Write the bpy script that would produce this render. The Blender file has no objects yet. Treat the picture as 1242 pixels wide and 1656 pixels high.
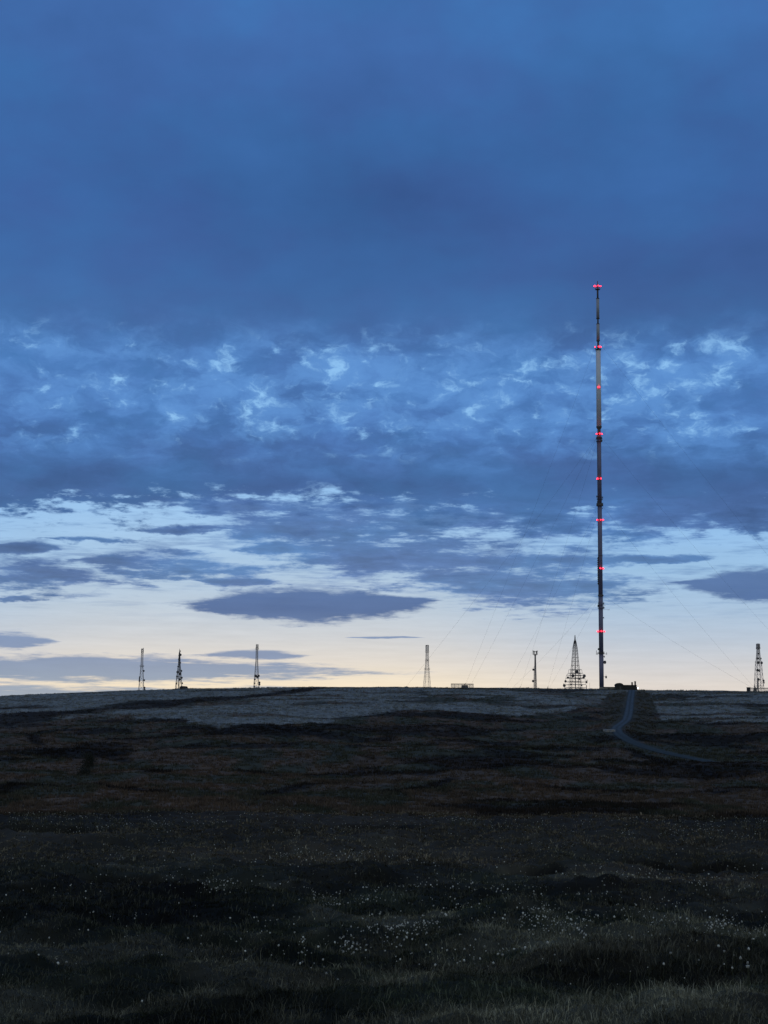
import bpy, math, random
import numpy as np
from mathutils import Vector

random.seed(7)
rng = np.random.default_rng(11)
scn = bpy.context.scene
C = scn.collection

# ------------------------------------------------------------------ camera
W, H, F = 1242.0, 1656.0, 2488.0          # photograph's frame, focal length in its pixels
PITCH = math.atan((1150 - 828) / F)
ROLL = 0.0080
EYE = np.array([0.0, 0.0, 20.0])
fwd = np.array([0, math.cos(PITCH), math.sin(PITCH)])
u0 = np.array([0, -math.sin(PITCH), math.cos(PITCH)])
x0 = np.array([1.0, 0, 0])
right = math.cos(ROLL) * x0 + math.sin(ROLL) * u0
up = -math.sin(ROLL) * x0 + math.cos(ROLL) * u0

def ray(px, py):
    d = fwd + (px - W / 2) / F * right + (H / 2 - py) / F * up
    return d / np.linalg.norm(d)

def azel(px, py):
    d = ray(px, py)
    return math.degrees(math.atan2(d[0], d[1])), math.degrees(math.asin(d[2]))

def project(x, y, z):
    v = np.stack([x - EYE[0], y - EYE[1], z - EYE[2]])
    a = np.tensordot(fwd, v, 1); b = np.tensordot(right, v, 1); c = np.tensordot(up, v, 1)
    a = np.maximum(a, 1e-3)
    return W / 2 + F * b / a, H / 2 - F * c / a

cam_d = bpy.data.cameras.new('camera')
cam = bpy.data.objects.new('camera', cam_d); C.objects.link(cam)
cam_d.sensor_fit = 'VERTICAL'; cam_d.sensor_height = 34.6
cam_d.lens = F / H * 34.6
cam_d.clip_start = 0.1; cam_d.clip_end = 30000
from mathutils import Matrix
m = Matrix.Identity(4)
for i in range(3):
    m[i][0] = right[i]; m[i][1] = up[i]; m[i][2] = -fwd[i]; m[i][3] = EYE[i]
cam.matrix_world = m
scn.camera = cam

def lin(r, g, b):
    f = lambda c: (c / 255 / 12.92) if c / 255 <= 0.04045 else ((c / 255 + 0.055) / 1.055) ** 2.4
    return (f(r), f(g), f(b))

# ------------------------------------------------------------------ noise
def _h(ix, iy, s):
    n = (ix.astype(np.int64) * 374761393 + iy.astype(np.int64) * 668265263 + s * 974711) & 0xffffffff
    n = ((n ^ (n >> 13)) * 1274126177) & 0xffffffff
    n = (n ^ (n >> 16)) & 0xffffffff
    return n / 4294967295.0

def vnoise(x, y, s=0):
    ix = np.floor(x); iy = np.floor(y); fx = x - ix; fy = y - iy
    fx = fx * fx * fx * (fx * (fx * 6 - 15) + 10); fy = fy * fy * fy * (fy * (fy * 6 - 15) + 10)
    a = _h(ix, iy, s); b = _h(ix + 1, iy, s); c = _h(ix, iy + 1, s); d = _h(ix + 1, iy + 1, s)
    return (a * (1 - fx) + b * fx) * (1 - fy) + (c * (1 - fx) + d * fx) * fy

def fbm(x, y, s=0, o=4, g=0.5):
    x = np.asarray(x, float); y = np.asarray(y, float)
    t = 0; a = 1; n = 0
    for k in range(o):
        t = t + a * vnoise(x * 2.03 ** k + 17.3 * k, y * 2.03 ** k - 9.1 * k, s + k); n += a; a *= g
    return t / n

def sst(a, b, x):
    t = np.clip((x - a) / (b - a), 0, 1)
    return t * t * (3 - 2 * t)

# ------------------------------------------------------------------ terrain
PR = np.array([0, 5, 9, 12, 18, 25, 35, 45, 58, 70, 80, 95, 115, 140, 170, 200, 230, 260, 300, 350, 400, 450, 500, 550, 600, 650, 700, 750,
               800, 850, 900, 950, 1000, 1050, 1090, 1130, 1500, 1800, 2500, 4000, 9000.0])
PZ = np.array([-1.65, -1.75, -2.0, -2.35, -2.78, -3.2, -3.68, -4.1, -4.55, -4.92, -5.3, -6.8, -9.2, -12, -14.6, -16.4, -17.2, -17.5, -17.3, -16.7,
               -15.6, -14.2, -12.5, -10.6, -8.6, -6.5, -4.2, -1.7, 1.0, 3.7, 6.6, 9.4, 12.0, 14.4, 16.2, 16.9, 16.0, 8, -20, -60, -200])
def hermite(x, xp, fp):
    d = np.gradient(fp, xp)
    i = np.clip(np.searchsorted(xp, x) - 1, 0, len(xp) - 2)
    h = xp[i + 1] - xp[i]; t = np.clip((x - xp[i]) / h, 0, 1)
    return ((2*t**3 - 3*t**2 + 1) * fp[i] + (t**3 - 2*t**2 + t) * h * d[i] + (-2*t**3 + 3*t**2) * fp[i+1] + (t**3 - t**2) * h * d[i+1])

CRX = np.array([-300, -100, 0, 100, 200, 300, 420, 500, 560, 700, 850, 970, 1040, 1120, 1242, 1350, 1550.0])
CRY = np.array([1142, 1132, 1127, 1122.5, 1118.5, 1115.5, 1112.5, 1111.5, 1111.5, 1112.3, 1113.5, 1115.5, 1116.5, 1117, 1118.5, 1120, 1124.0])
_ca = []; _ct = []
for a_, b_ in zip(CRX, CRY):
    d_ = ray(a_, b_); _ca.append(math.atan2(d_[0], d_[1])); _ct.append(d_[2] / math.hypot(d_[0], d_[1]))
_ca = np.array(_ca); _ct = np.array(_ct)

def smooth_height(x, y):
    x = np.asarray(x, float); y = np.asarray(y, float)
    r = np.hypot(x, y); az = np.arctan2(x, y)
    z = hermite(r, PR, PZ)
    az_c = np.clip(az, _ca[0], _ca[-1])
    zc = np.interp(az_c, _ca, _ct) * 1110
    z = z + sst(420, 1090, r) * (1 - sst(1700, 3500, r)) * (zc - 16.55)
    return z + EYE[2]

TRACK = []      # filled below, points on the ground
def track_dist(x, y):
    d = np.full(np.shape(x), 1e9)
    for (a, b) in zip(TRACK[:-1], TRACK[1:]):
        ax, ay = a[0], a[1]; bx, by = b[0] - ax, b[1] - ay
        t = np.clip(((x - ax) * bx + (y - ay) * by) / (bx * bx + by * by), 0, 1)
        d = np.minimum(d, np.hypot(x - ax - t * bx, y - ay - t * by))
    return d

def height(x, y):
    x = np.asarray(x, float); y = np.asarray(y, float)
    r = np.hypot(x, y)
    z = smooth_height(x, y)
    near = 1 - sst(60, 160, r)
    far = sst(160, 320, r)
    k = 1 - 0.62 * sst(930, 1080, r)
    b = near * (0.55 * (fbm(x / 2.6, y / 4.5, 3, 3) - 0.5) + 0.42 * (fbm(x / 1.1, y / 1.1, 5, 3) - 0.5) + 0.16 * (fbm(x / .3, y / .3, 7, 2) - 0.5)) * sst(3, 10, r)
    b = b + far * k * (5.0 * (fbm(x / 85, y / 70, 21, 3) - 0.5) + 2.2 * (fbm(x / 24, y / 20, 23, 3) - 0.5) + 0.9 * (fbm(x / 6, y / 6, 29, 2) - 0.5))
    b = b + (1 - near) * (1 - far) * 1.0 * (fbm(x / 25, y / 25, 33, 3) - 0.5)
    # peat hags on the near slope: a short bank that drops away towards the camera
    for (hx, hy, wx, wy, dep) in HAGS:
        q = ((x - hx) / wx) ** 2 + ((y - hy) / wy) ** 2
        b = b - dep * (1 - sst(0.35, 1.0, q + 0.5 * (fbm(x / 1.7, y / 1.7, 41, 2) - 0.5)))
    if len(TRACK) > 1:
        b = b * sst(3.0, 14.0, track_dist(x, y))
    return z + b
HAGS = []

def ground_at(px, py, rmin=8.0, rmax=1500.0, fn=smooth_height):
    d = ray(px, py); rr = np.concatenate([np.linspace(rmin, 100, 1200), np.linspace(100, rmax, 4000)])
    hd = math.hypot(d[0], d[1])
    X = d[0] / hd * rr; Y = d[1] / hd * rr; Z = EYE[2] + d[2] / hd * rr
    below = Z <= fn(X, Y)
    i = int(np.argmax(below)) if below.any() else int(np.argmin(Z - fn(X, Y)))
    return X[i], Y[i], rr[i]

HAGS = [(*ground_at(1135, 1396)[:2], 2.6, 1.5, 0.55), (*ground_at(855, 1408)[:2], 1.0, 1.1, 0.4),
        (*ground_at(930, 1446)[:2], 0.7, 0.9, 0.35), (*ground_at(560, 1335)[:2], 3.0, 2.5, 0.4),
        (*ground_at(60, 1345)[:2], 3.2, 3.0, 0.45), (*ground_at(180, 1425)[:2], 1.8, 2.0, 0.4)]
TP = [(1022, 1115), (1021.5, 1119), (1020.5, 1126), (1019, 1136), (1017.5, 1148), (1015.5, 1158), (1012.5, 1165), (1005, 1171), (998.5, 1176), (997, 1181),
      (1001, 1187), (1010, 1193.5), (1021, 1199.5), (1035, 1205.5), (1055, 1212), (1082, 1219), (1115, 1226), (1150, 1233)]
TRACK = [ground_at(a, b, 150) for a, b in TP]

# ------------------------------------------------------------------ materials
def mat(name, col, rough=0.8, metal=0.0, var=0.25, scale=2.0, spec=0.3):
    m = bpy.data.materials.new(name); m.use_nodes = True
    nt = m.node_tree; b = nt.nodes['Principled BSDF']
    tc = nt.nodes.new('ShaderNodeTexCoord'); n = nt.nodes.new('ShaderNodeTexNoise')
    n.inputs['Scale'].default_value = scale; n.inputs['Detail'].default_value = 4
    nt.links.new(tc.outputs['Object'], n.inputs['Vector'])
    mx = nt.nodes.new('ShaderNodeMix'); mx.data_type = 'RGBA'
    mx.inputs[6].default_value = tuple(c * (1 - var) for c in col) + (1,)
    mx.inputs[7].default_value = tuple(min(1, c * (1 + var)) for c in col) + (1,)
    nt.links.new(n.outputs['Fac'], mx.inputs[0])
    nt.links.new(mx.outputs[2], b.inputs['Base Color'])
    b.inputs['Roughness'].default_value = rough; b.inputs['Metallic'].default_value = metal
    b.inputs['Specular IOR Level'].default_value = spec
    return m

def emit(name, col, s):
    m = bpy.data.materials.new(name); m.use_nodes = True
    nt = m.node_tree; nt.nodes.clear()
    o = nt.nodes.new('ShaderNodeOutputMaterial'); e = nt.nodes.new('ShaderNodeEmission')
    e.inputs['Color'].default_value = (*col, 1); e.inputs['Strength'].default_value = s
    nt.links.new(e.outputs[0], o.inputs[0])
    return m

M_DARK = mat('dark_steel', (0.075, 0.072, 0.078), 0.6)
M_GALV = mat('galvanised_steel', (0.34, 0.31, 0.31), 0.6)
M_COL = mat('painted_steel_haze_tint', (0.125, 0.13, 0.215), 0.55, scale=0.3, var=0.2)  # painted steel, with distance haze put into the colour as slight blue
M_CLAD = mat('pale_glassfibre_cladding', (0.50, 0.56, 0.64), 0.6, scale=0.3, var=0.08)
M_GREYTUBE = mat('grey_tube', (0.27, 0.30, 0.36), 0.6, scale=0.3, var=0.1)
M_CONC = mat('concrete', (0.22, 0.21, 0.19), 0.9)
M_WALL = mat('dark_render_wall', (0.035, 0.035, 0.035), 0.9)
M_ROOF = mat('roof_felt', (0.03, 0.03, 0.032), 0.9)
M_PANEL = mat('pale_antenna_panel', (0.35, 0.33, 0.33), 0.5)
M_RED = emit('red_aviation_lamp', (1.0, 0.015, 0.032), 9.0)
M_WHITE = emit('white_lamp', (0.85, 0.95, 1.0), 3.0)
M_BARK = mat('bark', (0.04, 0.033, 0.028), 0.95)
M_WIRE = mat('guy_wire_steel', (0.06, 0.06, 0.065), 0.6)

def vcol_mat(name, attr, rough=0.95, noise_scale=None):
    m = bpy.data.materials.new(name); m.use_nodes = True
    nt = m.node_tree; b = nt.nodes['Principled BSDF']
    a = nt.nodes.new('ShaderNodeAttribute'); a.attribute_name = attr
    nt.links.new(a.outputs['Color'], b.inputs['Base Color'])
    b.inputs['Roughness'].default_value = rough
    b.inputs['Specular IOR Level'].default_value = 0.08
    return m

# ------------------------------------------------------------------ mesh helpers
class MB:
    def __init__(s): s.v = []; s.f = []
    def add(s, vs, fs):
        k = len(s.v); s.v += [tuple(map(float, v)) for v in vs]; s.f += [tuple(k + i for i in f) for f in fs]; return s
    def box(s, c, d, rz=0.0):
        cx, cy, cz = c; hx, hy, hz = d[0] / 2, d[1] / 2, d[2] / 2
        ca, sa = math.cos(rz), math.sin(rz); vs = []
        for z in (-hz, hz):
            for (x, y) in ((-hx, -hy), (hx, -hy), (hx, hy), (-hx, hy)):
                vs.append((cx + x * ca - y * sa, cy + x * sa + y * ca, cz + z))
        return s.add(vs, [(3, 2, 1, 0), (4, 5, 6, 7), (0, 1, 5, 4), (1, 2, 6, 5), (2, 3, 7, 6), (3, 0, 4, 7)])
    def cone(s, p0, p1, r0, r1, n=4, ph=None):
        p0 = Vector(p0); p1 = Vector(p1); ax = (p1 - p0).normalized()
        t = Vector((0, 0, 1)) if abs(ax.z) < 0.9 else Vector((1, 0, 0))
        a = ax.cross(t).normalized(); b = ax.cross(a)
        ph = math.pi / n if ph is None else ph
        vs = []
        for p, r in ((p0, r0), (p1, r1)):
            for i in range(n):
                th = 2 * math.pi * i / n + ph
                vs.append(p + a * (r * math.cos(th)) + b * (r * math.sin(th)))
        fs = [(i, i + n, (i + 1) % n + n, (i + 1) % n) for i in range(n)]
        fs += [tuple(range(n)), tuple(range(2 * n - 1, n - 1, -1))]
        return s.add(vs, fs)
    def bar(s, p0, p1, r): return s.cone(p0, p1, r, r, 4)
    def lathe(s, prof, n=20, c=(0, 0, 0)):
        vs = []; fs = []
        for (r, z) in prof:
            for i in range(n):
                t = 2 * math.pi * i / n
                vs.append((c[0] + r * math.cos(t), c[1] + r * math.sin(t), c[2] + z))
        for k in range(len(prof) - 1):
            for i in range(n):
                fs.append((k * n + i, k * n + (i + 1) % n, (k + 1) * n + (i + 1) % n, (k + 1) * n + i))
        fs += [tuple(range(n - 1, -1, -1)), tuple((len(prof) - 1) * n + i for i in range(n))]
        return s.add(vs, fs)
    def ball(s, c, r, n=12, sq=1.0):
        prof = [(max(0.02 * r, r * math.sin(math.pi * k / 8)), -r * sq * math.cos(math.pi * k / 8)) for k in range(9)]
        return s.lathe(prof, n, c)
    def dish(s, c, d, r):
        """round drum dish facing direction d"""
        d = Vector(d).normalized(); c = Vector(c)
        s.cone(c - d * r * 0.35, c, r * 0.55, r, 14); s.cone(c, c + d * r * 0.3, r, r, 14); return s
    def build(s, name, mt, parent=None, smooth=False):
        me = bpy.data.meshes.new(name); me.from_pydata(s.v, [], s.f); me.update()
        me.materials.append(mt)
        if smooth: me.polygons.foreach_set('use_smooth', [True] * len(me.polygons))
        o = bpy.data.objects.new(name, me); C.objects.link(o)
        if parent is not None: o.parent = parent
        return o

def thing(name, label, cat, loc=(0, 0, 0), rz=0.0, group=None):
    o = bpy.data.objects.new(name, None); C.objects.link(o)
    o.location = loc; o.rotation_euler = (0, 0, rz); o.empty_display_size = 1
    o['label'] = label; o['category'] = cat
    if group: o['group'] = group
    return o
def tag(o, label, cat, group=None, kind=None):
    o['label'] = label; o['category'] = cat
    if group: o['group'] = group
    if kind: o['kind'] = kind
    return o
def np_mesh(name, v, faces_list, mt, cols=None, attr='tint'):
    """faces_list: list of (n,k) index arrays"""
    me = bpy.data.meshes.new(name)
    me.vertices.add(len(v)); me.vertices.foreach_set('co', v.astype(np.float32).ravel())
    tot = sum(f.size for f in faces_list); nf = sum(len(f) for f in faces_list)
    me.loops.add(tot); me.loops.foreach_set('vertex_index', np.concatenate([f.ravel() for f in faces_list]).astype(np.int32))
    me.polygons.add(nf)
    lt = np.concatenate([np.full(len(f), f.shape[1]) for f in faces_list]); ls = np.concatenate([[0], np.cumsum(lt)[:-1]])
    me.polygons.foreach_set('loop_start', ls.astype(np.int32)); me.polygons.foreach_set('loop_total', lt.astype(np.int32))
    me.update(calc_edges=True); me.validate()
    if cols is not None:
        ca = me.color_attributes.new(attr, 'FLOAT_COLOR', 'POINT')
        ca.data.foreach_set('color', np.concatenate([cols, np.ones((len(cols), 1))], 1).astype(np.float32).ravel())
    me.materials.append(mt)
    o = bpy.data.objects.new(name, me); C.objects.link(o)
    return o

# ------------------------------------------------------------------ vegetation cover (what grows where; albedo, not light)
PALE = np.array((0.135, 0.148, 0.150)); BROWN = np.array((0.066, 0.052, 0.042)); GREEN = np.array((0.030, 0.039, 0.030))
PEAT = np.array((0.012, 0.0105, 0.010)); STRAW = np.array((0.135, 0.138, 0.120)); RUST = np.array((0.078, 0.056, 0.043))

BX = np.array([-200, 0, 80, 150, 240, 300, 345, 420, 500, 560, 610, 690, 720, 800, 880, 940, 968, 985, 1050, 1068, 1120, 1242, 1450.0])
BY = np.array([1178, 1168, 1163, 1159, 1163, 1171, 1178, 1177, 1172, 1162, 1152, 1148, 1152, 1153, 1150, 1148, 1142, 1117, 1117, 1158, 1168, 1168, 1172.0])
GX = np.array([-100, 0, 60, 120, 200, 260, 320, 380, 440, 500, 540.0])
GY = np.array([1174, 1166, 1160, 1152, 1143, 1138, 1131, 1126, 1121, 1116, 1112.5])
GW = np.array([9, 9, 9, 8, 7, 6.5, 5.5, 4, 3, 2.2, 1.3])

# peat cuts and worn gullies across the slope
CUTS = [([8, 45, 72], [1172, 1192, 1206], 7), ([60, 130, 210], [1216, 1214, 1223], 5), ([620, 690, 760, 835], [1290, 1274, 1251, 1238], 6.5), ([330, 400, 530], [1194, 1182, 1190], 5),
        ([830, 1000, 1260], [1272, 1276, 1281], 3.2), ([975, 1060, 1170], [1210, 1228, 1256], 4), ([-60, 120, 270], [1290, 1272, 1285], 5), ([400, 520, 650], [1292, 1269, 1259], 4),
        ([560, 700, 850], [1212, 1206, 1214], 3), ([230, 330, 460], [1252, 1240, 1250], 3.5), ([1060, 1150, 1260], [1190, 1196, 1192], 4)]
def cover(x, y, zs):
    """albedo of the ground cover at (x, y); zs the smooth ground height there"""
    r = np.hypot(x, y)
    px, py = project(x, y, zs)
    far = sst(85, 180, r)
    # ---- far moor
    wob = (fbm(x / 40, y / 55, 51, 4) - 0.5)
    wob2 = (fbm(x / 9, y / 22, 52, 4) - 0.5)
    edge = np.interp(px, BX, BY) + 14 * wob + 12 * wob2
    pale = 1 - sst(-2.5, 2.5, py - edge)
    gul = 1 - sst(0.55, 1.15, np.abs(py + 3 * wob + 2.5 * wob2 - np.interp(px, GX, GY, right=1000)) / np.interp(px, GX, GW))
    strk = sst(0.56, 0.66, fbm(x / 55, y / 26, 53, 4) + 0.07 * sst(640, 1000, px) + 0.05 * sst(1050, 1100, px))
    # winding dark line right of the middle (690..860)
    l2 = 1 - sst(0.4, 1.2, np.abs(py + 4 * wob2 - np.interp(px, [660, 685, 700, 760, 820, 880, 960, 1000], [1117, 1120, 1126, 1131, 1137, 1141, 1140, 1136])) / 3.6)
    l2 = l2 * sst(655, 690, px) * (1 - sst(960, 1000, px))
    pale = pale * (1 - 0.92 * gul) * (1 - 0.85 * strk) * (1 - 0.85 * l2)
    pale = pale * (0.72 + 0.75 * fbm(x / 7, y / 18, 57, 4))
    n1 = fbm(x / 38, y / 60, 61, 4); n2 = fbm(x / 12, y / 26, 63, 4); n3 = fbm(x / 3.5, y / 5, 65, 3)
    left = 1 - sst(350, 640, px)
    rust = np.clip(sst(0.40, 0.66, n1 + 0.16 * left - 0.05) , 0, 1)
    grn = sst(0.44, 0.62, n2 + 0.10 * sst(400, 800, px) * (1 - sst(1200, 1290, py)) - 0.02)
    pt = sst(0.53, 0.64, fbm(x / 30, y / 34, 67, 5))
    base = BROWN[None] * np.ones((len(x), 1))
    mixc = lambda a, b, w: a * (1 - w[:, None]) + b * w[:, None]
    base = mixc(base, RUST[None], 0.6 * rust)
    base = mixc(base, GREEN[None], 0.75 * grn)
    base = mixc(base, PEAT[None], 0.8 * pt)
    base = mixc(base, PEAT[None] * 1.3, 0.9 * gul * (1 - sst(1180, 1250, py)))
    for (cxs, cys, cw) in CUTS:
        d_ = np.abs(py + 6 * wob2 + 5 * wob - np.interp(px, cxs, cys)) / cw
        k_ = (1 - sst(0.4, 1.3, d_)) * sst(cxs[0] - 14, cxs[0] + 14, px) * (1 - sst(cxs[-1] - 14, cxs[-1] + 14, px)) * sst(.34, .5, n2 + .08)
        base = mixc(base, PEAT[None], 0.9 * k_)
    # corridor beside the track: rough dark rushes
    cor = sst(968, 982, px) * (1 - sst(1048, 1066, px)) * (1 - sst(1150, 1200, py)) * far
    base = mixc(base, mixc(GREEN[None] * np.ones((len(x), 1)), BROWN[None], n2), 0.6 * cor)
    fc = mixc(base, PALE[None], np.clip(pale, 0, 1))
    fc = fc * (0.78 + 0.64 * n3)[:, None]
    # ---- near slope
    m1 = fbm(x / 7, y / 9, 71, 4); m2 = 0.45 * fbm(x / 2.6, y / 2.8, 73, 4) + 0.55 * fbm(x / 0.8, y / 0.9, 74, 3)
    nb = GREEN[None] * np.ones((len(x), 1))
    nb = mixc(nb, BROWN[None], sst(0.42, 0.62, m1 + 0.22 * (sst(24, 60, r) - 0.45)))
    straw = sst(0.50, 0.64, m2 + 0.14 * sst(500, 900, px) * sst(1440, 1520, py) * (1 - 0.6 * sst(1560, 1650, py)) - 0.05 + 0.1 * (1 - sst(0, 300, px)) * sst(1580, 1650, py))
    nb = mixc(nb, STRAW[None], 0.75 * straw)
    nb = mixc(nb, PEAT[None], 0.65 * sst(0.54, 0.66, fbm(x / 5, y / 5, 77, 4)))
    mott = sst(.36, .62, 0.5 * fbm(x / 1.5, y / 2.4, 78, 4) + 0.5 * fbm(x / 4.5, y / 6, 79, 3))
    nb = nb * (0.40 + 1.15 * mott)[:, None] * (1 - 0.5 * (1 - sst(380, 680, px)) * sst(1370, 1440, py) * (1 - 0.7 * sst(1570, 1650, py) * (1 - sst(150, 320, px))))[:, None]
    up_ = sst(24, 52, r)
    nb = mixc(nb, (0.5 * BROWN + 0.5 * STRAW)[None] * (0.5 + 0.9 * m1)[:, None], 0.72 * up_)
    nb = mixc(nb, base, 0.75 * sst(40, 85, r))
    nb = nb * np.array((1.07, 1.04, 0.90))
    for (hx, hy, wx, wy, dep) in HAGS:
        q = ((x - hx) / wx) ** 2 + ((y - hy) / wy) ** 2
        nb = mixc(nb, PEAT[None] * 0.8, 0.92 * (1 - sst(0.5, 1.2, q + 0.6 * (m2 - 0.5))))
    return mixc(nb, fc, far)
# sst with reversed edges
def sst(a, b, x):
    t = np.clip((x - a) / (b - a), 0, 1)
    return t * t * (3 - 2 * t)

# ------------------------------------------------------------------ ground sheet
def ground():
    az = np.concatenate([np.linspace(-180, -24, 60)[:-1], np.linspace(-24, -16, 40)[:-1], np.linspace(-16, 16, 520), np.linspace(16, 24, 40)[1:], np.linspace(24, 180, 60)[1:-1]])
    rr = np.concatenate([np.geomspace(0.6, 9, 30)[:-1], np.geomspace(9, 85, 300)[:-1], np.geomspace(85, 240, 60)[:-1],
                         np.geomspace(240, 1130, 330)[:-1], np.geomspace(1130, 1600, 50)[:-1], np.geomspace(1600, 9000, 40)])
    A, R = np.meshgrid(np.radians(az), rr)
    x = (R * np.sin(A)).ravel(); y = (R * np.cos(A)).ravel()
    z = height(x, y); na = len(az); nr = len(rr)
    cols = cover(x, y, smooth_height(x, y))
    soil = (1 - sst(75, 130, R.ravel()))[:, None]      # bare peaty thatch between the tufts
    cols = cols * (1 - soil) + (0.35 * cols + 0.3 * PEAT) * soil
    v = np.stack([x, y, z], 1)
    v = np.concatenate([v, [[0, 0, height(np.array([0.0]), np.array([0.0]))[0]]]]); cols = np.concatenate([cols, [GREEN]])
    i = np.arange(nr - 1)[:, None] * na; j = np.arange(na)[None]; j2 = (j + 1) % na
    q = np.stack([i + j, i + j2, i + na + j2, i + na + j], -1).reshape(-1, 4)[:, ::-1]
    t = np.stack([np.full(na, len(v) - 1), np.arange(na), (np.arange(na) + 1) % na], 1)[:, ::-1]
    m = bpy.data.materials.new('moor_ground'); m.use_nodes = True
    nt = m.node_tree; b = nt.nodes['Principled BSDF']
    a = nt.nodes.new('ShaderNodeAttribute'); a.attribute_name = 'tint'
    tc = nt.nodes.new('ShaderNodeTexCoord'); n = nt.nodes.new('ShaderNodeTexNoise'); n.inputs['Scale'].default_value = 0.45
    n.inputs['Detail'].default_value = 8; n.inputs['Roughness'].default_value = 0.7
    mp = nt.nodes.new('ShaderNodeMapping'); mp.inputs['Scale'].default_value = (1, 0.5, 1)
    nt.links.new(tc.outputs['Object'], mp.inputs[0]); nt.links.new(mp.outputs[0], n.inputs['Vector'])
    rmp = nt.nodes.new('ShaderNodeMapRange'); rmp.inputs[1].default_value = 0.3; rmp.inputs[2].default_value = 0.7
    rmp.inputs[3].default_value = 0.55; rmp.inputs[4].default_value = 1.45
    nt.links.new(n.outputs['Fac'], rmp.inputs[0])
    vm = nt.nodes.new('ShaderNodeVectorMath'); vm.operation = 'SCALE'
    nt.links.new(a.outputs['Color'], vm.inputs[0]); nt.links.new(rmp.outputs[0], vm.inputs['Scale'])
    nt.links.new(vm.outputs[0], b.inputs['Base Color'])
    b.inputs['Roughness'].default_value = 1; b.inputs['Specular IOR Level'].default_value = 0.05
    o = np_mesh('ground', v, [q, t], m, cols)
    o.data.polygons.foreach_set('use_smooth', [True] * len(o.data.polygons))
    o['kind'] = 'structure'
    return o
ground()

# ------------------------------------------------------------------ track and pool
def catmull(P, n=14):
    P = np.array(P); out = []
    for i in range(len(P) - 1):
        a = P[max(i - 1, 0)]; b = P[i]; c = P[i + 1]; d = P[min(i + 2, len(P) - 1)]
        for t in np.linspace(0, 1, n, endpoint=False):
            out.append(0.5 * ((2 * b) + (c - a) * t + (2*a - 5*b + 4*c - d) * t*t + (3*b - a - 3*c + d) * t**3))
    out.append(P[-1]); return np.array(out)

def track():
    P = catmull([(a[0], a[1]) for a in TRACK])
    T = np.gradient(P, axis=0); T /= np.linalg.norm(T, axis=1)[:, None]; N = np.stack([-T[:, 1], T[:, 0]], 1)
    offs = np.linspace(-2.2, 2.2, 13)
    prof = np.array([0.0, .10, .13, .10, .06, .11, .16, .11, .06, .10, .13, .10, 0.0]) + 0.10
    wv = 1 + 0.16 * (fbm(np.arange(len(P)) / 9, np.zeros(len(P)), 91, 3) - 0.5)[:, None]
    X = P[:, None, 0] + N[:, None, 0] * offs[None] * wv; Y = P[:, None, 1] + N[:, None, 1] * offs[None] * wv
    base = height(P[:, 0], P[:, 1])
    Z = np.maximum(height(X.ravel(), Y.ravel()).reshape(X.shape), base[:, None] - 0.3) + prof[None]
    n, k = X.shape
    gr = np.array((0.058, 0.070, 0.080)); gs = np.array((0.022, 0.026, 0.020))
    w = np.array([0, .3, .9, 1, .9, .5, .15, .5, .9, 1, .9, .3, 0])
    fade = 1 - 0.9 * sst(0.42, 0.70, np.linspace(0, 1, n))
    nz = fbm(X.ravel() / 1.2, Y.ravel() / 2.5, 93, 3).reshape(X.shape)
    ww = np.clip(w[None] * fade[:, None] * (0.1 + 1.7 * nz), 0, 1)[..., None]
    col = gs * (1 - ww) + gr * ww
    i = np.arange(n - 1)[:, None] * k; j = np.arange(k - 1)[None]
    q = np.stack([i + j, i + j + 1, i + k + j + 1, i + k + j], -1).reshape(-1, 4)
    mt = vcol_mat('wet_gravel', 'tint', 0.8)
    mt.node_tree.nodes['Principled BSDF'].inputs['Specular IOR Level'].default_value = 0.15
    o = np_mesh('track', np.stack([X, Y, Z], -1).reshape(-1, 3), [q], mt, col.reshape(-1, 3))
    o['kind'] = 'structure'
track()

def pool():
    cx, cy, r = ground_at(985, 1183.2, 150)
    a, b, _ = ground_at(979, 1184.6, 150); c, d, _ = ground_at(990, 1182.0, 150)
    hw = math.hypot(c - a, 0) / 2
    mb = MB(); n = 28; z = float(height(np.array([cx]), np.array([cy]))[0]) + 0.9
    vs = []; rs = np.random.default_rng(3)
    for i in range(n):
        t = 2 * math.pi * i / n; k = 1 + 0.16 * rs.uniform(-1, 1)
        vs.append((cx + hw * k * math.cos(t), cy + 4.2 * k * math.sin(t), z))
    for i in range(n):
        vs.append((vs[i][0], vs[i][1], z - 2.0))
    fs = [tuple(range(n))] + [(i, i + n, (i + 1) % n + n, (i + 1) % n) for i in range(n)]
    mb.add(vs, fs)
    o = mb.build('hardstanding', mat('pale_gravel_pad', (0.22, 0.225, 0.23), 0.7, scale=0.6, spec=0.4))
    o['kind'] = 'structure'
pool()

# ------------------------------------------------------------------ near grass
def place_rows(n, row0, row1, pxlim=(-260, 1500), power=1.0):
    """random spots on the near slope, even over what the slope shows"""
    rows = row0 + (row1 - row0) * rng.random(n) ** power
    rg = np.concatenate([np.linspace(8, 95, 3000)])
    zz = hermite(rg, PR, PZ); t = zz / rg
    ang = np.arctan(-t) + 0
    pr = H / 2 + F * np.tan(PITCH + np.arctan(-t))
    o_ = np.argsort(pr); rr = np.interp(rows, pr[o_], rg[o_])
    pxs = pxlim[0] + (pxlim[1] - pxlim[0]) * rng.random(n)
    az = np.arctan((pxs - W / 2) / F)
    rr = rr * (1 + 0.02 * rng.standard_normal(n))
    return rr * np.sin(az), rr * np.cos(az), rr

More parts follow.
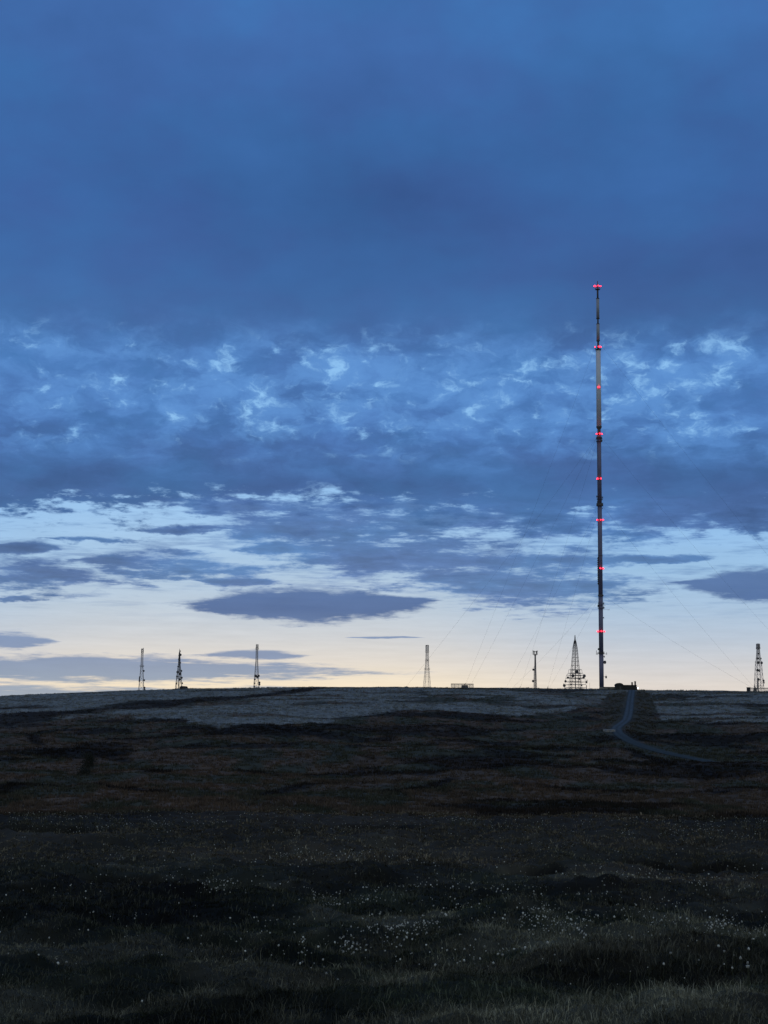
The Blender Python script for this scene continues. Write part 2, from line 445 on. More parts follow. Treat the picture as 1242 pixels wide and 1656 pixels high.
def blades(n_tuft, per, row0, row1, hgt, spread, name, mt, lab, cat, wk=1.0, power=1.0):
    tx, ty, tr = place_rows(n_tuft, row0, row1, power=power)
    keep = fbm(tx / 3.1, ty / 3.1, 81, 3) + 0.35 * rng.random(n_tuft) > 0.26
    tx, ty, tr = tx[keep], ty[keep], tr[keep]; n_tuft = len(tx)
    tint = cover(tx, ty, smooth_height(tx, ty))
    clump = _h(np.floor(tx / .6 + 2 * vnoise(tx, ty, 2)), np.floor(ty / .7 + 2 * vnoise(ty, tx, 4)), 5)
    tint = tint * ((0.55 + 0.9 * clump) * (0.75 + 0.5 * rng.random(n_tuft)))[:, None]
    th = hgt * (0.45 + 1.1 * fbm(tx / 4, ty / 4, 83, 3)) * (0.75 + 0.5 * rng.random(n_tuft))
    big = rng.random(n_tuft) < 0.12 * (0.4 + 1.2 * fbm(tx / 2.2, ty / 2.2, 88, 2))
    th = np.where(big, th * 1.5, th * 0.62); spr = np.where(big, spread * 1.5, spread * 1.15)
    tint = np.where(big[:, None], tint * 0.75 + STRAW * 0.22, tint)
    wind = 0.3 + 1.0 * (fbm(tx / 9, ty / 9, 85, 2) - 0.5)
    N = n_tuft * per; ti = np.repeat(np.arange(n_tuft), per)
    a = rng.random(N) * 2 * np.pi; q = spr[ti] * np.sqrt(rng.random(N)) * (0.6 + tr[ti] / 60)
    bx = tx[ti] + q * np.cos(a); by = ty[ti] + q * np.sin(a)
    bz = height(bx, by) - 0.02
    h = th[ti] * (0.5 + 0.7 * rng.random(N)) * (1 + 0.012 * np.maximum(0, tr[ti] - 25))
    lean = 0.2 + 0.9 * rng.random(N)
    dx = np.cos(a) * lean * h + 0.2 * h * wind[ti]; dy = np.sin(a) * lean * h - 0.08 * h
    w = np.maximum(0.0024, 0.00021 * tr[ti] + 0.0006 * np.maximum(0, tr[ti] - 30) ** 0.9 * 0.4) * wk * (0.5 + 1.2 * rng.random(N) ** 2)
    fa = rng.random(N) * np.pi; wx = np.cos(fa) * w; wy = np.sin(fa) * w * 0.6
    v = np.empty((N, 5, 3))
    v[:, 0] = np.stack([bx - wx, by - wy, bz], 1); v[:, 1] = np.stack([bx + wx, by + wy, bz], 1)
    v[:, 2] = np.stack([bx + dx * 0.35 - wx * 0.8, by + dy * 0.35 - wy * 0.8, bz + h * 0.62], 1)
    v[:, 3] = np.stack([bx + dx * 0.35 + wx * 0.8, by + dy * 0.35 + wy * 0.8, bz + h * 0.62], 1)
    v[:, 4] = np.stack([bx + dx, by + dy, bz + h * (1 - 0.3 * lean)], 1)
    k = np.arange(N)[:, None] * 5
    quads = k + np.array([[0, 1, 3, 2]]); tris = k + np.array([[2, 3, 4]])
    ct = tint[ti] * (0.5 + 1.1 * rng.random(N) ** 1.5)[:, None] * 1.12
    o = np_mesh(name, v.reshape(-1, 3), [quads, tris], mt, np.repeat(ct, 5, 0))
    tag(o, lab, cat, kind='stuff')
    return o
M_GRASS = vcol_mat('moor_grass', 'tint')
blades(130000, 9, 1298, 1790, 0.072, 0.08, 'moor_grass', M_GRASS, 'dark tussocky moorland grass covering the near slope', 'grass')

# ------------------------------------------------------------------ heather clumps over the far hillside
def heather():
    n = 70000
    r = np.concatenate([np.geomspace(245, 1115, 800)])
    rr = np.exp(rng.uniform(math.log(245), math.log(1118), n)); rr = 245 + (1118 - 245) * rng.random(n) ** 1.35
    az = np.radians(rng.uniform(-17, 17, n))
    x = rr * np.sin(az); y = rr * np.cos(az)
    kp = track_dist(x, y) > 3.6
    x, y, rr = x[kp], y[kp], rr[kp]; n = len(x)
    tint = cover(x, y, smooth_height(x, y)) * (0.65 + 0.7 * rng.random(n))[:, None]
    z = height(x, y)
    s = (0.28 + 0.4 * rng.random(n)) * (0.5 + 1.0 * fbm(x / 14, y / 14, 87, 3)) * (1 + 0.1 * sst(900, 1090, rr))
    per = 9; N = n * per; ti = np.repeat(np.arange(n), per)
    a = rng.random(N) * 2 * np.pi; q = np.sqrt(rng.random(N)) * 1.0 * s[ti]
    cx = x[ti] + q * np.cos(a) * 1.3; cy = y[ti] + q * np.sin(a); hh = s[ti] * (0.5 + 0.7 * rng.random(N))
    w = 0.22 * s[ti] + 0.06; fa = rng.random(N) * np.pi
    v = np.empty((N, 3, 3))
    v[:, 0] = np.stack([cx - w * np.cos(fa), cy - w * np.sin(fa), z[ti] - 0.25], 1)
    v[:, 1] = np.stack([cx + w * np.cos(fa), cy + w * np.sin(fa), z[ti] - 0.25], 1)
    v[:, 2] = np.stack([cx + q * np.cos(a) * 0.4, cy + q * np.sin(a) * 0.4, z[ti] + hh], 1)
    o = np_mesh('heather', v.reshape(-1, 3), [np.arange(N * 3).reshape(-1, 3)], M_GRASS, np.repeat(tint[ti] * (0.8 + 0.4 * rng.random(N))[:, None], 3, 0))
    tag(o, 'dark heather and rough grass clumps covering the far hillside', 'heather', kind='stuff')
heather()

# ------------------------------------------------------------------ cotton grass heads
def cotton():
    spots = []
    def cl(px, py, sx, sy, n):
        for _ in range(int(n * 1.1)): spots.append((px + sx * random.gauss(0, 1), py + sy * random.gauss(0, 1)))
    for x in range(-200, 1450, 20):
        cl(x, 1322, 20, 9, 12); cl(x, 1400, 30, 40, 7); cl(x, 1500, 30, 50, 3)
    for c in [(60, 1325, 60, 10, 60), (170, 1332, 60, 5, 70), (270, 1335, 12, 6, 26), (750, 1322, 10, 5, 40), (1010, 1338, 9, 3, 26), (1110, 1336, 60, 5, 90), (1180, 1332, 50, 6, 60),
              (220, 1380, 8, 4, 12), (500, 1380, 40, 7, 60), (590, 1390, 22, 6, 26), (330, 1400, 60, 14, 30), (370, 1425, 14, 9, 26), (350, 1447, 12, 6, 18),
              (530, 1448, 18, 4, 46), (600, 1440, 12, 6, 22), (700, 1410, 40, 10, 30), (640, 1500, 40, 8, 60), (575, 1520, 14, 9, 40), (670, 1512, 22, 6, 60),
              (800, 1440, 50, 10, 36), (870, 1490, 14, 7, 50), (880, 1505, 40, 8, 90), (930, 1516, 20, 6, 40), (1040, 1495, 50, 8, 40), (1150, 1518, 12, 7, 44), (1190, 1505, 25, 6, 30),
              (500, 1540, 24, 6, 20), (440, 1495, 22, 8, 14), (760, 1548, 16, 6, 16), (840, 1550, 16, 6, 12), (1000, 1420, 20, 5, 16), (1110, 1425, 40, 8, 30), (10, 1490, 8, 6, 8), (30, 1545, 16, 5, 6),
              (900, 1585, 90, 16, 14), (700, 1570, 60, 14, 12), (1180, 1560, 50, 14, 12), (1190, 1645, 26, 6, 6), (640, 1345, 160, 14, 60), (950, 1390, 160, 20, 60), (700, 1460, 120, 20, 50),
              (560, 1500, 160, 30, 30), (1050, 1460, 110, 14, 40), (-120, 1450, 70, 40, 60), (1360, 1480, 70, 40, 80)]: cl(*c)
    sp = np.array(spots); sp = sp[(sp[:, 1] > 1309) & (sp[:, 1] < 1680)]
    rg = np.linspace(9, 82, 3000); t = hermite(rg, PR, PZ) / rg
    pr = H / 2 + F * np.tan(PITCH + np.arctan(-t)); o_ = np.argsort(pr)
    rr = np.interp(sp[:, 1] + 12, pr[o_], rg[o_]); az = np.arctan((sp[:, 0] - W / 2) / F)
    x = rr * np.sin(az); y = rr * np.cos(az); z = height(x, y); n = len(x)
    hg = 0.09 + 0.12 * rng.random(n) + 0.002 * rr
    R = (0.0045 + 0.0105 * rng.random(n) ** 1.6) * (0.9 + 0.006 * rr)
    # head: a ragged ball; stem: a thin three sided blade
    dirs = []
    for k, zc in enumerate((-1, -0.45, 0.45, 1)):
        m = 1 if abs(zc) == 1 else 6
        for i in range(m):
            a = 2 * math.pi * (i + 0.5 * (k % 2)) / m; rad = math.sqrt(1 - zc * zc) if m > 1 else 0
            dirs.append((rad * math.cos(a), rad * math.sin(a), zc))
    D = np.array(dirs); fs = []
    for i in range(6):
        j = (i + 1) % 6
        fs += [(0, 1 + j, 1 + i), (1 + i, 1 + j, 7 + i), (1 + j, 7 + j, 7 + i), (7 + i, 7 + j, 13)]
    fs = np.array(fs); nv = len(D) + 4
    jit = 0.65 + 0.6 * rng.random((n, len(D), 1))
    off = np.stack([0.10 * rng.standard_normal(n) * hg, 0.10 * rng.standard_normal(n) * hg, hg], 1)
    base = np.stack([x, y, z], 1); cen = base + off
    hv = cen[:, None] + D[None] * jit * R[:, None, None] * np.array([1, 1, 1.1])
    w = np.maximum(0.0012, 0.00005 * rr)[:, None]
    sv = np.stack([base + w * [1, 0, 0], base - w * [1, 0, 0], cen + w * [1, 0, 0] - [0, 0, 0.005], cen - w * [1, 0, 0] - [0, 0, 0.005]], 1)
    v = np.concatenate([hv, sv], 1)
    k = np.arange(n)[:, None, None] * nv
    tris = (k + fs[None]).reshape(-1, 3); quads = np.arange(n)[:, None] * nv + np.array([[14, 15, 17, 16]])
    col = np.empty((n, nv, 3)); col[:, :14] = (0.62, 0.64, 0.60) * (0.28 + 0.70 * rng.random((n, 1, 1))); col[:, 14:] = (0.05, 0.06, 0.04)
    o = np_mesh('cotton_grass', v.reshape(-1, 3), [tris, quads], vcol_mat('cotton_down', 'tint'), np.clip(col, 0, 0.8).reshape(-1, 3))
    tag(o, 'white cotton grass heads dotted over the near slope', 'cotton grass', kind='stuff')
cotton()

# ------------------------------------------------------------------ places on the plateau
def at(px, r):
    """point on the ground in the direction of photo column px (at the crest), r metres out"""
    d = ray(px, 1112); hd = math.hypot(d[0], d[1])
    x = d[0] / hd * r; y = d[1] / hd * r
    return x, y, float(height(np.array([x]), np.array([y]))[0])
def z_of(px, py, r):
    d = ray(px, py); return EYE[2] + d[2] / math.hypot(d[0], d[1]) * r

# ------------------------------------------------------------------ the tall mast
RM = 1150.0
mx_, my_, mz_ = at(973, RM)
MPX = RM / F * 1.0
def mz(row):
    # height above the mast's foot for a photo row
    return z_of(970, row, RM) - mz_
mast = thing('guyed_mast', 'very tall slender guyed broadcasting mast with rows of red warning lights', 'mast', (mx_, my_, mz_))
def tube(name, r0, r1, row0, row1, mt, n=24):
    return MB().lathe([(r0, mz(row1)), (r1, mz(row0))], n).build(name, mt, mast, True)
foot = MB(); foot.lathe([(2.6, -1.5), (2.6, 0.4), (1.9, 0.5), (1.7, 1.6)], 20); foot.build('base', M_CONC, mast)
b_ = MB().lathe([(1.62, 1.55), (1.62, mz(1056))], 28).build('column', M_COL, mast, True)
tube('column', 1.58, 1.58, 964, 1056.2, M_COL); tube('column', 1.56, 1.56, 816, 964.2, M_COL)
tube('column', 1.52, 1.52, 704, 816.2, M_COL)
tube('aerial_cylinder', 1.86, 1.78, 566, 691, M_CLAD, 32)
tube('aerial_cylinder', 1.24, 1.22, 524, 551, M_GREYTUBE); tube('aerial_cylinder', 1.16, 1.14, 483, 515, M_GREYTUBE)
# dark necks between the cylinders
tube('neck', 1.25, 1.25, 690.5, 704.5, M_DARK); tube('neck', 0.8, 0.8, 550.5, 566.5, M_DARK); tube('neck', 0.62, 0.62, 514.5, 524.5, M_DARK); tube('neck', 0.68, 0.68, 460, 483.5, M_DARK)
MB().lathe([(0.3, mz(460)), (0.3, mz(454.5))], 10).build('finial', M_DARK, mast)
for row, rr_, hh in ((690.5, 2.1, 1.0), (692.5, 1.75, .6), (515, 1.35, .6), (524, 1.3, .5), (551, 1.4, .7), (566, 2.0, .8), (483, 1.3, .5), (707.5, 2.15, .7), (963, 2.05, 1.2), (816, 2.5, 1.6), (899, 1.75, .6), (1056, 2.2, 0.5)):
    MB().lathe([(rr_, mz(row) - hh / 2), (rr_, mz(row) + hh / 2)], 24).build('collar', M_DARK, mast)
# galleries: floor ring, posts and rail
def gallery(row, r, h=1.6, posts=10):
    z = mz(row); g = MB()
    g.lathe([(r, z - .18), (r, z)], 24); G = g.build('gallery', M_DARK, mast)
    g2 = MB()
    for i in range(posts):
        a = 2 * math.pi * i / posts; g2.bar((r * .96 * math.cos(a), r * .96 * math.sin(a), z), (r * .96 * math.cos(a), r * .96 * math.sin(a), z + h), .07)
        b = 2 * math.pi * (i + 1) / posts
        for hz in (h, h * .5): g2.bar((r * .96 * math.cos(a), r * .96 * math.sin(a), z + hz), (r * .96 * math.cos(b), r * .96 * math.sin(b), z + hz), .06)
    g2.build('railing', M_DARK, G)
gallery(468, 1.9, 1.3); gallery(565, 2.3, 1.3); gallery(714, 2.35, 2.6); gallery(709.5, 2.2, 1.5); gallery(818, 2.6, 2.2); gallery(808, 2.3, 2.4); gallery(984, 2.3, 1.8); gallery(978, 2.2, 2.0); gallery(1057, 2.4, 1.4)
# ladder and feeder strip up the left side
lad = MB()
for dx in (-.3, .3): lad.bar((-1.72, dx - .6, 2), (-1.72, dx - .6, mz(712)), .07)
for k in range(int(mz(712) / 1.5)): lad.bar((-1.72, -.9, 2 + 1.5 * k), (-1.72, -.3, 2 + 1.5 * k), .05)
lad.build('ladder', M_DARK, mast)
st = MB()
for k, row in enumerate(np.arange(903, 946, 3.4)): st.box((-1.95, -.5, mz(row)), (.75, .6, 1.0))
st.bar((-1.9, -.5, mz(946)), (-1.9, -.5, mz(901)), .14); st.build('dipole_array', M_DARK, mast)
# dishes and small aerials
def dish(p, d, r, row_name='dish', mt=M_DARK):
    k = MB().dish(p, d, r); k.bar((p[0] * .55, p[1] * .55, p[2]), p, .14); return k.build(row_name, mt, mast)
dish((2.3, -.8, mz(1071)), (.6, -1, 0), 1.25); dish((-1.9, -1.2, mz(1050)), (-.6, -1, 0), .9); dish((1.9, -1.3, mz(1062)), (1, -.6, 0), .7)
dish((-2.0, -.8, mz(980)), (-1, -.5, 0), .8); dish((2.1, -.8, mz(976)), (1, -.4, 0), .7); dish((2.1, -.6, mz(983)), (1, .2, 0), .8)
dish((1.9, -.8, mz(999)), (1, -.3, 0), .7); dish((-2.2, -.4, mz(803)), (-1, -.2, 0), .75); dish((2.2, -.6, mz(805)), (1, -.3, 0), .6); dish((1.9, -1, mz(822)), (1, -.5, 0), .5)
dish((-1.7, -1.2, mz(812)), (-.3, -1, 0), .6); dish((1.6, -1.3, mz(713)), (.6, -1, 0), .8)
bx_ = MB(); bx_.box((3.3, -.3, mz(1095)), (1.1, 1.0, 1.7)); bx_.bar((1.5, -.2, mz(1094.5)), (2.8, -.3, mz(1094.5)), .12); bx_.bar((3.3, -.3, mz(1093)), (3.3, -.3, mz(1090.5)), .1)
bx_.build('equipment_box', M_DARK, mast)
for (row, x1) in ((986, 6.4), (979, 3.4)):
    k = MB(); k.bar((1.4, 0, mz(row)), (x1, -.5, mz(row)), .10)
    for q in range(2): k.bar((x1 - .9 * q - .2, -.5, mz(row) - .5), (x1 - .9 * q - .2, -.5, mz(row) + .5), .06)
    k.build('yagi_aerial', M_DARK, mast)
for sx, ln in ((-1, 3.7), (1, 3.9)):
    k = MB(); k.bar((sx * 1.4, -.3, mz(1057.5)), (sx * ln, -.5, mz(1057.5)), .16); k.bar((sx * ln, -.5, mz(1059)), (sx * ln, -.5, mz(1052 if sx < 0 else 1055)), .2)
    if sx < 0: k.bar((sx * (ln - .9), -.5, mz(1059)), (sx * (ln - .9), -.5, mz(1055)), .2)
    k.build('outrigger', M_DARK, mast)
# red warning lights
def lamp(row, px_off, y, r):
    z = mz(row); x = px_off
    b = MB(); d = math.hypot(x, y); b.bar((x * .3, y * .3, z - r * 1.2), (x, y, z - r * 1.2), .12); b.lathe([(r * .6, z - r * 1.5), (r * .6, z - r * .7)], 10, (x, y, 0))
    B = b.build('warning_light', M_DARK, mast)
    MB().ball((x, y, z), r, 14, 0.85).build('lens', M_RED, B, True)
for row, lst in ((463, ((-2.1, -.6, .85), (0.1, -2.1, .6), (2.0, -.6, .85))), (561.5, ((-2.5, -.7, .6), (0.2, -2.1, .75), (1.6, -1.6, .7))), (627, ((-.1, -2.3, .8),)),
                 (702, ((-1.9, -1.0, .72), (.2, -2.1, .6), (2.0, -.9, .72))), (774.5, ((-1.7, -1.1, .78), (.7, -1.9, .62))), (841, ((-2.1, -.8, .75), (.2, -2.0, .5), (2.2, -.8, .72))),
                 (919.5, ((-.3, -2.1, .72), (1.9, -.9, .62))), (1021, ((-2.4, -.8, .78), (0, -2.1, .7), (2.3, -.8, .78)))):
    for (x, y, r) in lst: lamp(row, x, y, r * random.uniform(.72, 1.0))

# ------------------------------------------------------------------ guy wires and their anchors
def ground_pt(px, r):
    x, y, z = at(px, r); return Vector((x, y, z))
def wire(row, px, r, label, side, sag=0.02):
    a = Vector((mx_, my_, mz_ + mz(row))); b = ground_pt(px, r); b.z += 1.6
    d = (b - a); d.z = 0; d.normalize(); a += d * 1.7
    P = []
    for k in range(25):
        t = k / 24; p = a.lerp(b, t); p.z -= sag * (b - a).length * 4 * t * (1 - t) * .5; P.append(p)
    mb = MB()
    for p, q in zip(P[:-1], P[1:]):
        mb.cone(p, q, .034, .034, 5)
    o = mb.build('guy_wire', M_WIRE)
    tag(o, label, 'guy wire', 'guy wires holding up the tall mast')
wire(556, 752, RM + 40, 'steep guy wire from the block inside the fenced compound up to the highest collar', -1)
wire(707, 761, RM + 42, 'guy wire from the long fenced compound up to the collar beneath the pale cylinder', -1)
wire(707, 658, RM + 60, 'shallow guy wire reaching farthest left, from the low mound left of the fenced compound', -1)
wire(707, 841, RM + 130, 'steep guy wire from the left post beside the tower with a square head', -1)
wire(817, 818, RM + 150, 'guy wire coming down left of the square headed tower, lower of the pair there', -1)
wire(817, 885, RM + 95, 'steep guy wire from the post between the square headed tower and the tiered tower', -1)
wire(963, 888, RM + 92, 'short guy wire from the post left of the tiered tower to the lowest collar', -1)
wire(963, 828, RM + 140, 'shallow guy wire crossing behind the square headed tower to the lowest collar', -1)
wire(963, 1221, RM + 18, 'shallow lowest guy wire on the right, ending near the far right tower', 1, .03)
wire(817, 1222, RM + 20, 'steeper second guy wire on the right, ending near the far right tower', 1, .03)
wire(707, 1335, RM + 30, 'long guy wire on the right running from below the pale cylinder out of frame', 1, .03)
wire(556, 1430, RM + 45, 'longest guy wire on the right, from the highest collar out of frame', 1, .03)

def anchor(px, r, label, w=3.0, h=1.6, lean=-1, dark=M_WALL, mast_h=1.4):
    x, y, z = at(px, r)
    t = thing('guy_anchor', label, 'guy anchor', (x, y, z), 0, 'concrete anchors of the guy wires')
    b = MB(); b.add([(-w/2, -w/2, -1), (w/2, -w/2, -1), (w/2, w/2, -1), (-w/2, w/2, -1), (-w*.38, -w*.38, h), (w*.38, -w*.38, h), (w*.38, w*.38, h), (-w*.38, w*.38, h)],
                    [(3, 2, 1, 0), (4, 5, 6, 7), (0, 1, 5, 4), (1, 2, 6, 5), (2, 3, 7, 6), (3, 0, 4, 7)]); b.build('block', dark, t)
    p = MB()
    for dy in (-.35, .35): p.cone((-.3 * -lean, dy, h - .3), (-lean * .55, dy, h + mast_h), .26, .16, 6)
    p.build('stay_bracket', M_DARK, t)
anchor(751.5, RM + 40, 'dark anchor block with stay bracket in the middle of the pale fenced compound', 5.8, 2.2, -1)
anchor(840.5, RM + 130, 'small leaning anchor post left of the tower with a square head', 1.5, 1.5, -1, mast_h=1.9)
anchor(885.5, RM + 95, 'small leaning anchor post between the square headed and tiered towers', 1.5, 1.3, -1, mast_h=1.7)
anchor(657, RM + 60, 'low wide anchor mound on the crest left of the thin bare tower', 3.6, 1.0, -1, mast_h=.4)
anchor(1221, RM + 18, 'anchor block with stay bracket at the foot of the far right tower', 2.4, 2.4, 1, mast_h=1.8)

def fence(px0, px1, r, dep, label, h=2.9):
    x0, y0, z0 = at(px0, r); x1, y1, z1 = at(px1, r)
    cx, cy = (x0 + x1) / 2, (y0 + y1) / 2; L = math.hypot(x1 - x0, y1 - y0); rz = math.atan2(y1 - y0, x1 - x0); z = (z0 + z1) / 2
    t = thing('compound_fence', label, 'fence', (cx, cy, z), rz, 'fenced guy anchor compounds')
    n = max(3, round(L / 2.8))
    def side(p, q, k):
        for i in range(k + 1):
            a = [p[j] + (q[j] - p[j]) * i / k for j in range(2)]
            MB().bar((a[0], a[1], -.8), (a[0], a[1], h), .10).build('post', M_GALV, t)
        r_ = MB(); r_.bar((p[0], p[1], h), (q[0], q[1], h), .20); r_.build('rail', M_DARK, t)
        w = MB(); m = int(math.hypot(q[0] - p[0], q[1] - p[1]) / .45)
        for i in range(m):
            s = (i + .5) / m; a = [p[j] + (q[j] - p[j]) * s for j in range(2)]; w.bar((a[0], a[1], .1), (a[0], a[1], h - .1), .045)
        for zz in np.arange(.3, h - .1, .45): w.bar((p[0], p[1], zz), (q[0], q[1], zz), .045)
        w.build('wire_mesh', M_GALV, t)
    side((-L/2, -dep/2), (L/2, -dep/2), n); side((-L/2, dep/2), (L/2, dep/2), n)
    side((-L/2, -dep/2 + .3), (-L/2, dep/2 - .3), 3); side((L/2, -dep/2 + .3), (L/2, dep/2 - .3), 3)
fence(729.5, 765.5, RM + 40, 12, 'long pale fenced compound around a dark anchor block, left of the mast', 3.0)
fence(1213, 1262, RM + 18, 12, 'pale fenced compound at the foot of the far right tower', 2.6)
# dark kiosk at the left end of the right compound
x, y, z = at(1210.5, RM + 16)
k = thing('kiosk', 'small dark kiosk at the left end of the fenced compound far right', 'kiosk', (x, y, z))
MB().box((0, 0, 1.0), (2.2, 2.6, 3.4)).build('wall', M_WALL, k); MB().box((0, 0, 2.8), (2.6, 3.0, .2)).build('roof', M_ROOF, k)
MB().box((0.2, -1.33, 1.1), (.9, .06, 2.0)).build('door', M_DARK, k)

# ------------------------------------------------------------------ lattice towers
def lattice(px, r, row_top, prof, label, mt, rl=.17, rb=.11, step=1.0, ph=0.3):
    """prof: (photo row, half width in photo pixels) from the top down; returns thing and helper for heights"""
    x, y, z = at(px, r); kx = r / F
    t = thing('lattice_tower', label, 'tower', (x, y, z), ph, 'lattice towers along the crest')
    zz = lambda row: z_of(px, row, r) - z
    rows = np.array([p[0] for p in prof], float); hw = np.array([p[1] for p in prof], float) * kx
    f = lambda row: float(np.interp(row, rows, hw)) * 0.80
    rb_ = 1135.0
    corner = lambda row, i: (f(row) * (1, 1, -1, -1)[i], f(row) * (-1, 1, 1, -1)[i], zz(row) if row < rb_ else -1.0)
    lv = list(rows[:-1])
    # brace levels: panels about as tall as they are wide
    lev = [rows[0]]; 
    while lev[-1] < rows[-1] - 1:
        nx = lev[-1] + max(2.6, 2 * float(np.interp(lev[-1], rows, hw)) / kx * 0.95 * step); lev.append(nx)
    lev = [l for l in lev if l < rows[-1]] + [rows[-1]]
    for i in range(4):
        l = MB()
        for a, b in zip(rows[:-1], rows[1:]): l.bar(corner(b, i), corner(a, i), rl * .85)
        l.build('leg', mt, t)
    br = MB()
    for n_, (a, b) in enumerate(zip(lev[:-1], lev[1:])):
        for i in range(4):
            j = (i + 1) % 4
            br.bar(corner(a, i), corner(a, j), rb)
            br.bar(corner(a, i), corner(b, j), rb * .8); br.bar(corner(a, j), corner(b, i), rb * .8)
    br.build('bracing', mt, t)
    return t, zz, f, kx
def tdish(t, p, r, d=(0, -1, 0), mt=M_DARK):
    k = MB().dish(p, d, r); k.bar((p[0] * .4, p[1] * .4, p[2]), p, .1); k.build('dish', mt, t)
def tpanel(t, p, h, w=.35, mt=M_DARK):
    MB().box(p, (w, w, h)).build('antenna', mt, t)
def tplat(t, z, hw, mt=M_DARK, rail=True):
    b = MB(); b.box((0, 0, z), (2 * hw, 2 * hw, .16)); o = b.build('platform', mt, t)
    if rail:
        q = MB(); c = [(-hw, -hw), (hw, -hw), (hw, hw), (-hw, hw)]
        for i in range(4):
            a, b2 = c[i], c[(i + 1) % 4]; q.bar((*a, z + 1.1), (*b2, z + 1.1), .07); q.bar((*a, z), (*a, z + 1.1), .07)
        q.build('railing', mt, o)
def core(t, z0, z1, w, mt=M_DARK):
    MB().box((0, 0, (z0 + z1) / 2), (w, w, z1 - z0)).build('cable_riser', mt, t)

# far left
t, zz, f, kx = lattice(228.5, 1190, 1049, [(1049, 1.7), (1076, 1.9), (1090, 3.0), (1119, 5.2)], 'leftmost slim lattice tower with panels on its left leg', M_GALV, .16, .09)
for row, sx in ((1096, -1), (1101, -1), (1098, -1)): tpanel(t, (sx * (f(row) + .4), -f(row), zz(row)), 1.9, .8)
for row, sx in ((1100, 1), (1112, 1), (1115, 1), (1085, 1)): tdish(t, (sx * (f(row) + .3), -f(row) - .3, zz(row)), .75, (.5 * sx, -1, 0))
tpanel(t, (-.5, -.9, zz(1053)), 3, .4); tpanel(t, (.7, -.9, zz(1052)), 4, .35, M_GALV); tpanel(t, (.7, .7, zz(1055)), 3, .4)
tplat(t, zz(1078), 1.4); MB().box((0, 0, zz(1050)), (.5, .5, 1)).build('antenna', M_DARK, t)
t, zz, f, kx = lattice(289, 1170, 1055, [(1055, 1.0), (1075, 2.0), (1090, 3.6), (1116, 6.3)], 'second lattice tower from the left, crowded with dark dishes, beside a low shed', M_DARK, .17, .10)
core(t, -1, zz(1056), .6); MB().cone((0, 0, zz(1056)), (0, 0, zz(1049)), .35, .12, 6).build('finial', M_DARK, t)
for row, sx, r_ in ((1053, .3, .6), (1059, .9, .9), (1060, -.4, .7), (1066, -.8, .6), (1072, .7, .6), (1078, -1, .6), (1085, 1, .8), (1087, -1, .9), (1090, .4, .9), (1094, -1, .8), (1096, 1, .8), (1099, .1, .8), (1105, 1, .7), (1106, -1, .7)):
    tdish(t, (sx * (f(row) + .2), -f(row) - .3, zz(row)), r_, (.6 * sx, -1, 0))
tplat(t, zz(1088), f(1088) * 1.15); tplat(t, zz(1097), f(1097) * 1.1)
t, zz, f, kx = lattice(414.5, 1185, 1042, [(1042, 1.6), (1068, 1.9), (1080, 2.6), (1114, 5.0)], 'third lattice tower from the left with dishes low on its legs', M_GALV, .16, .09)
for row, sx, r_ in ((1093, -.6, 1.0), (1093, .8, .9), (1095, .1, .9), (1099, -1, .7), (1104, 1, .9), (1107, 1, .8), (1105, -1, .6), (1110, -1, .6)): tdish(t, (sx * (f(row) + .2), -f(row) - .3, zz(row)), r_, (.4 * sx, -1, 0))
for sx in (-1, 1): tpanel(t, (sx * .7, -.7, zz(1046)), 3.6, .35)
tplat(t, zz(1050), 1.1); tplat(t, zz(1095), f(1095) * 1.1)
# thin pale one left of the fenced compound
t, zz, f, kx = lattice(690.5, 1230, 1043, [(1043, 1.9), (1068, 2.3), (1086, 3.7), (1114, 6.2)], 'thin bare lattice tower standing left of the fenced compound', M_GALV, .15, .08)
for sx in (-1, 1):
    for sy in (-1, 1): tpanel(t, (sx * .85, sy * .85, zz(1048)), 4.4, .35, M_PANEL)
tplat(t, zz(1044), 1.1, rail=False); tplat(t, zz(1055), 1.2); tplat(t, zz(1069), 1.3); tplat(t, zz(1083), 1.8)
# square headed
t, zz, f, kx = lattice(865.8, 1210, 1058, [(1058, 1.0), (1080, 1.4), (1116, 2.5)], 'slender lattice tower topped by a square head frame, left of the tiered tower', M_GALV, .17, .08, ph=.1)
core(t, -1, zz(1058), .5)
hd = MB(); c = [(-1.6, -1.6), (1.6, -1.6), (1.6, 1.6), (-1.6, 1.6)]
for z_ in (zz(1058), zz(1053.5)):
    for i in range(4): hd.bar((*c[i], z_), (*c[(i + 1) % 4], z_), .16)
for i in range(4): hd.bar((*c[i], zz(1058.5)), (*c[i], zz(1051.8)), .16); hd.bar((*c[i], zz(1058)), (c[i][0] * .3, c[i][1] * .3, zz(1060)), .12)
hd.build('head_frame', M_DARK, t)
for i in range(4): tpanel(t, (c[i][0] * .6, c[i][1] * .6, zz(1055)), 2.2, .5)
for row, r_ in ((1083, .85), (1101.5, .95)): tdish(t, (-f(row) - 1.0, -.4, zz(row)), r_, (-.7, -1, 0))
sl = MB(); sl.bar((-1.9, -.2, -1), (-1.0, -.2, zz(1078)), .10); sl.build('cable_ladder', M_GALV, t)
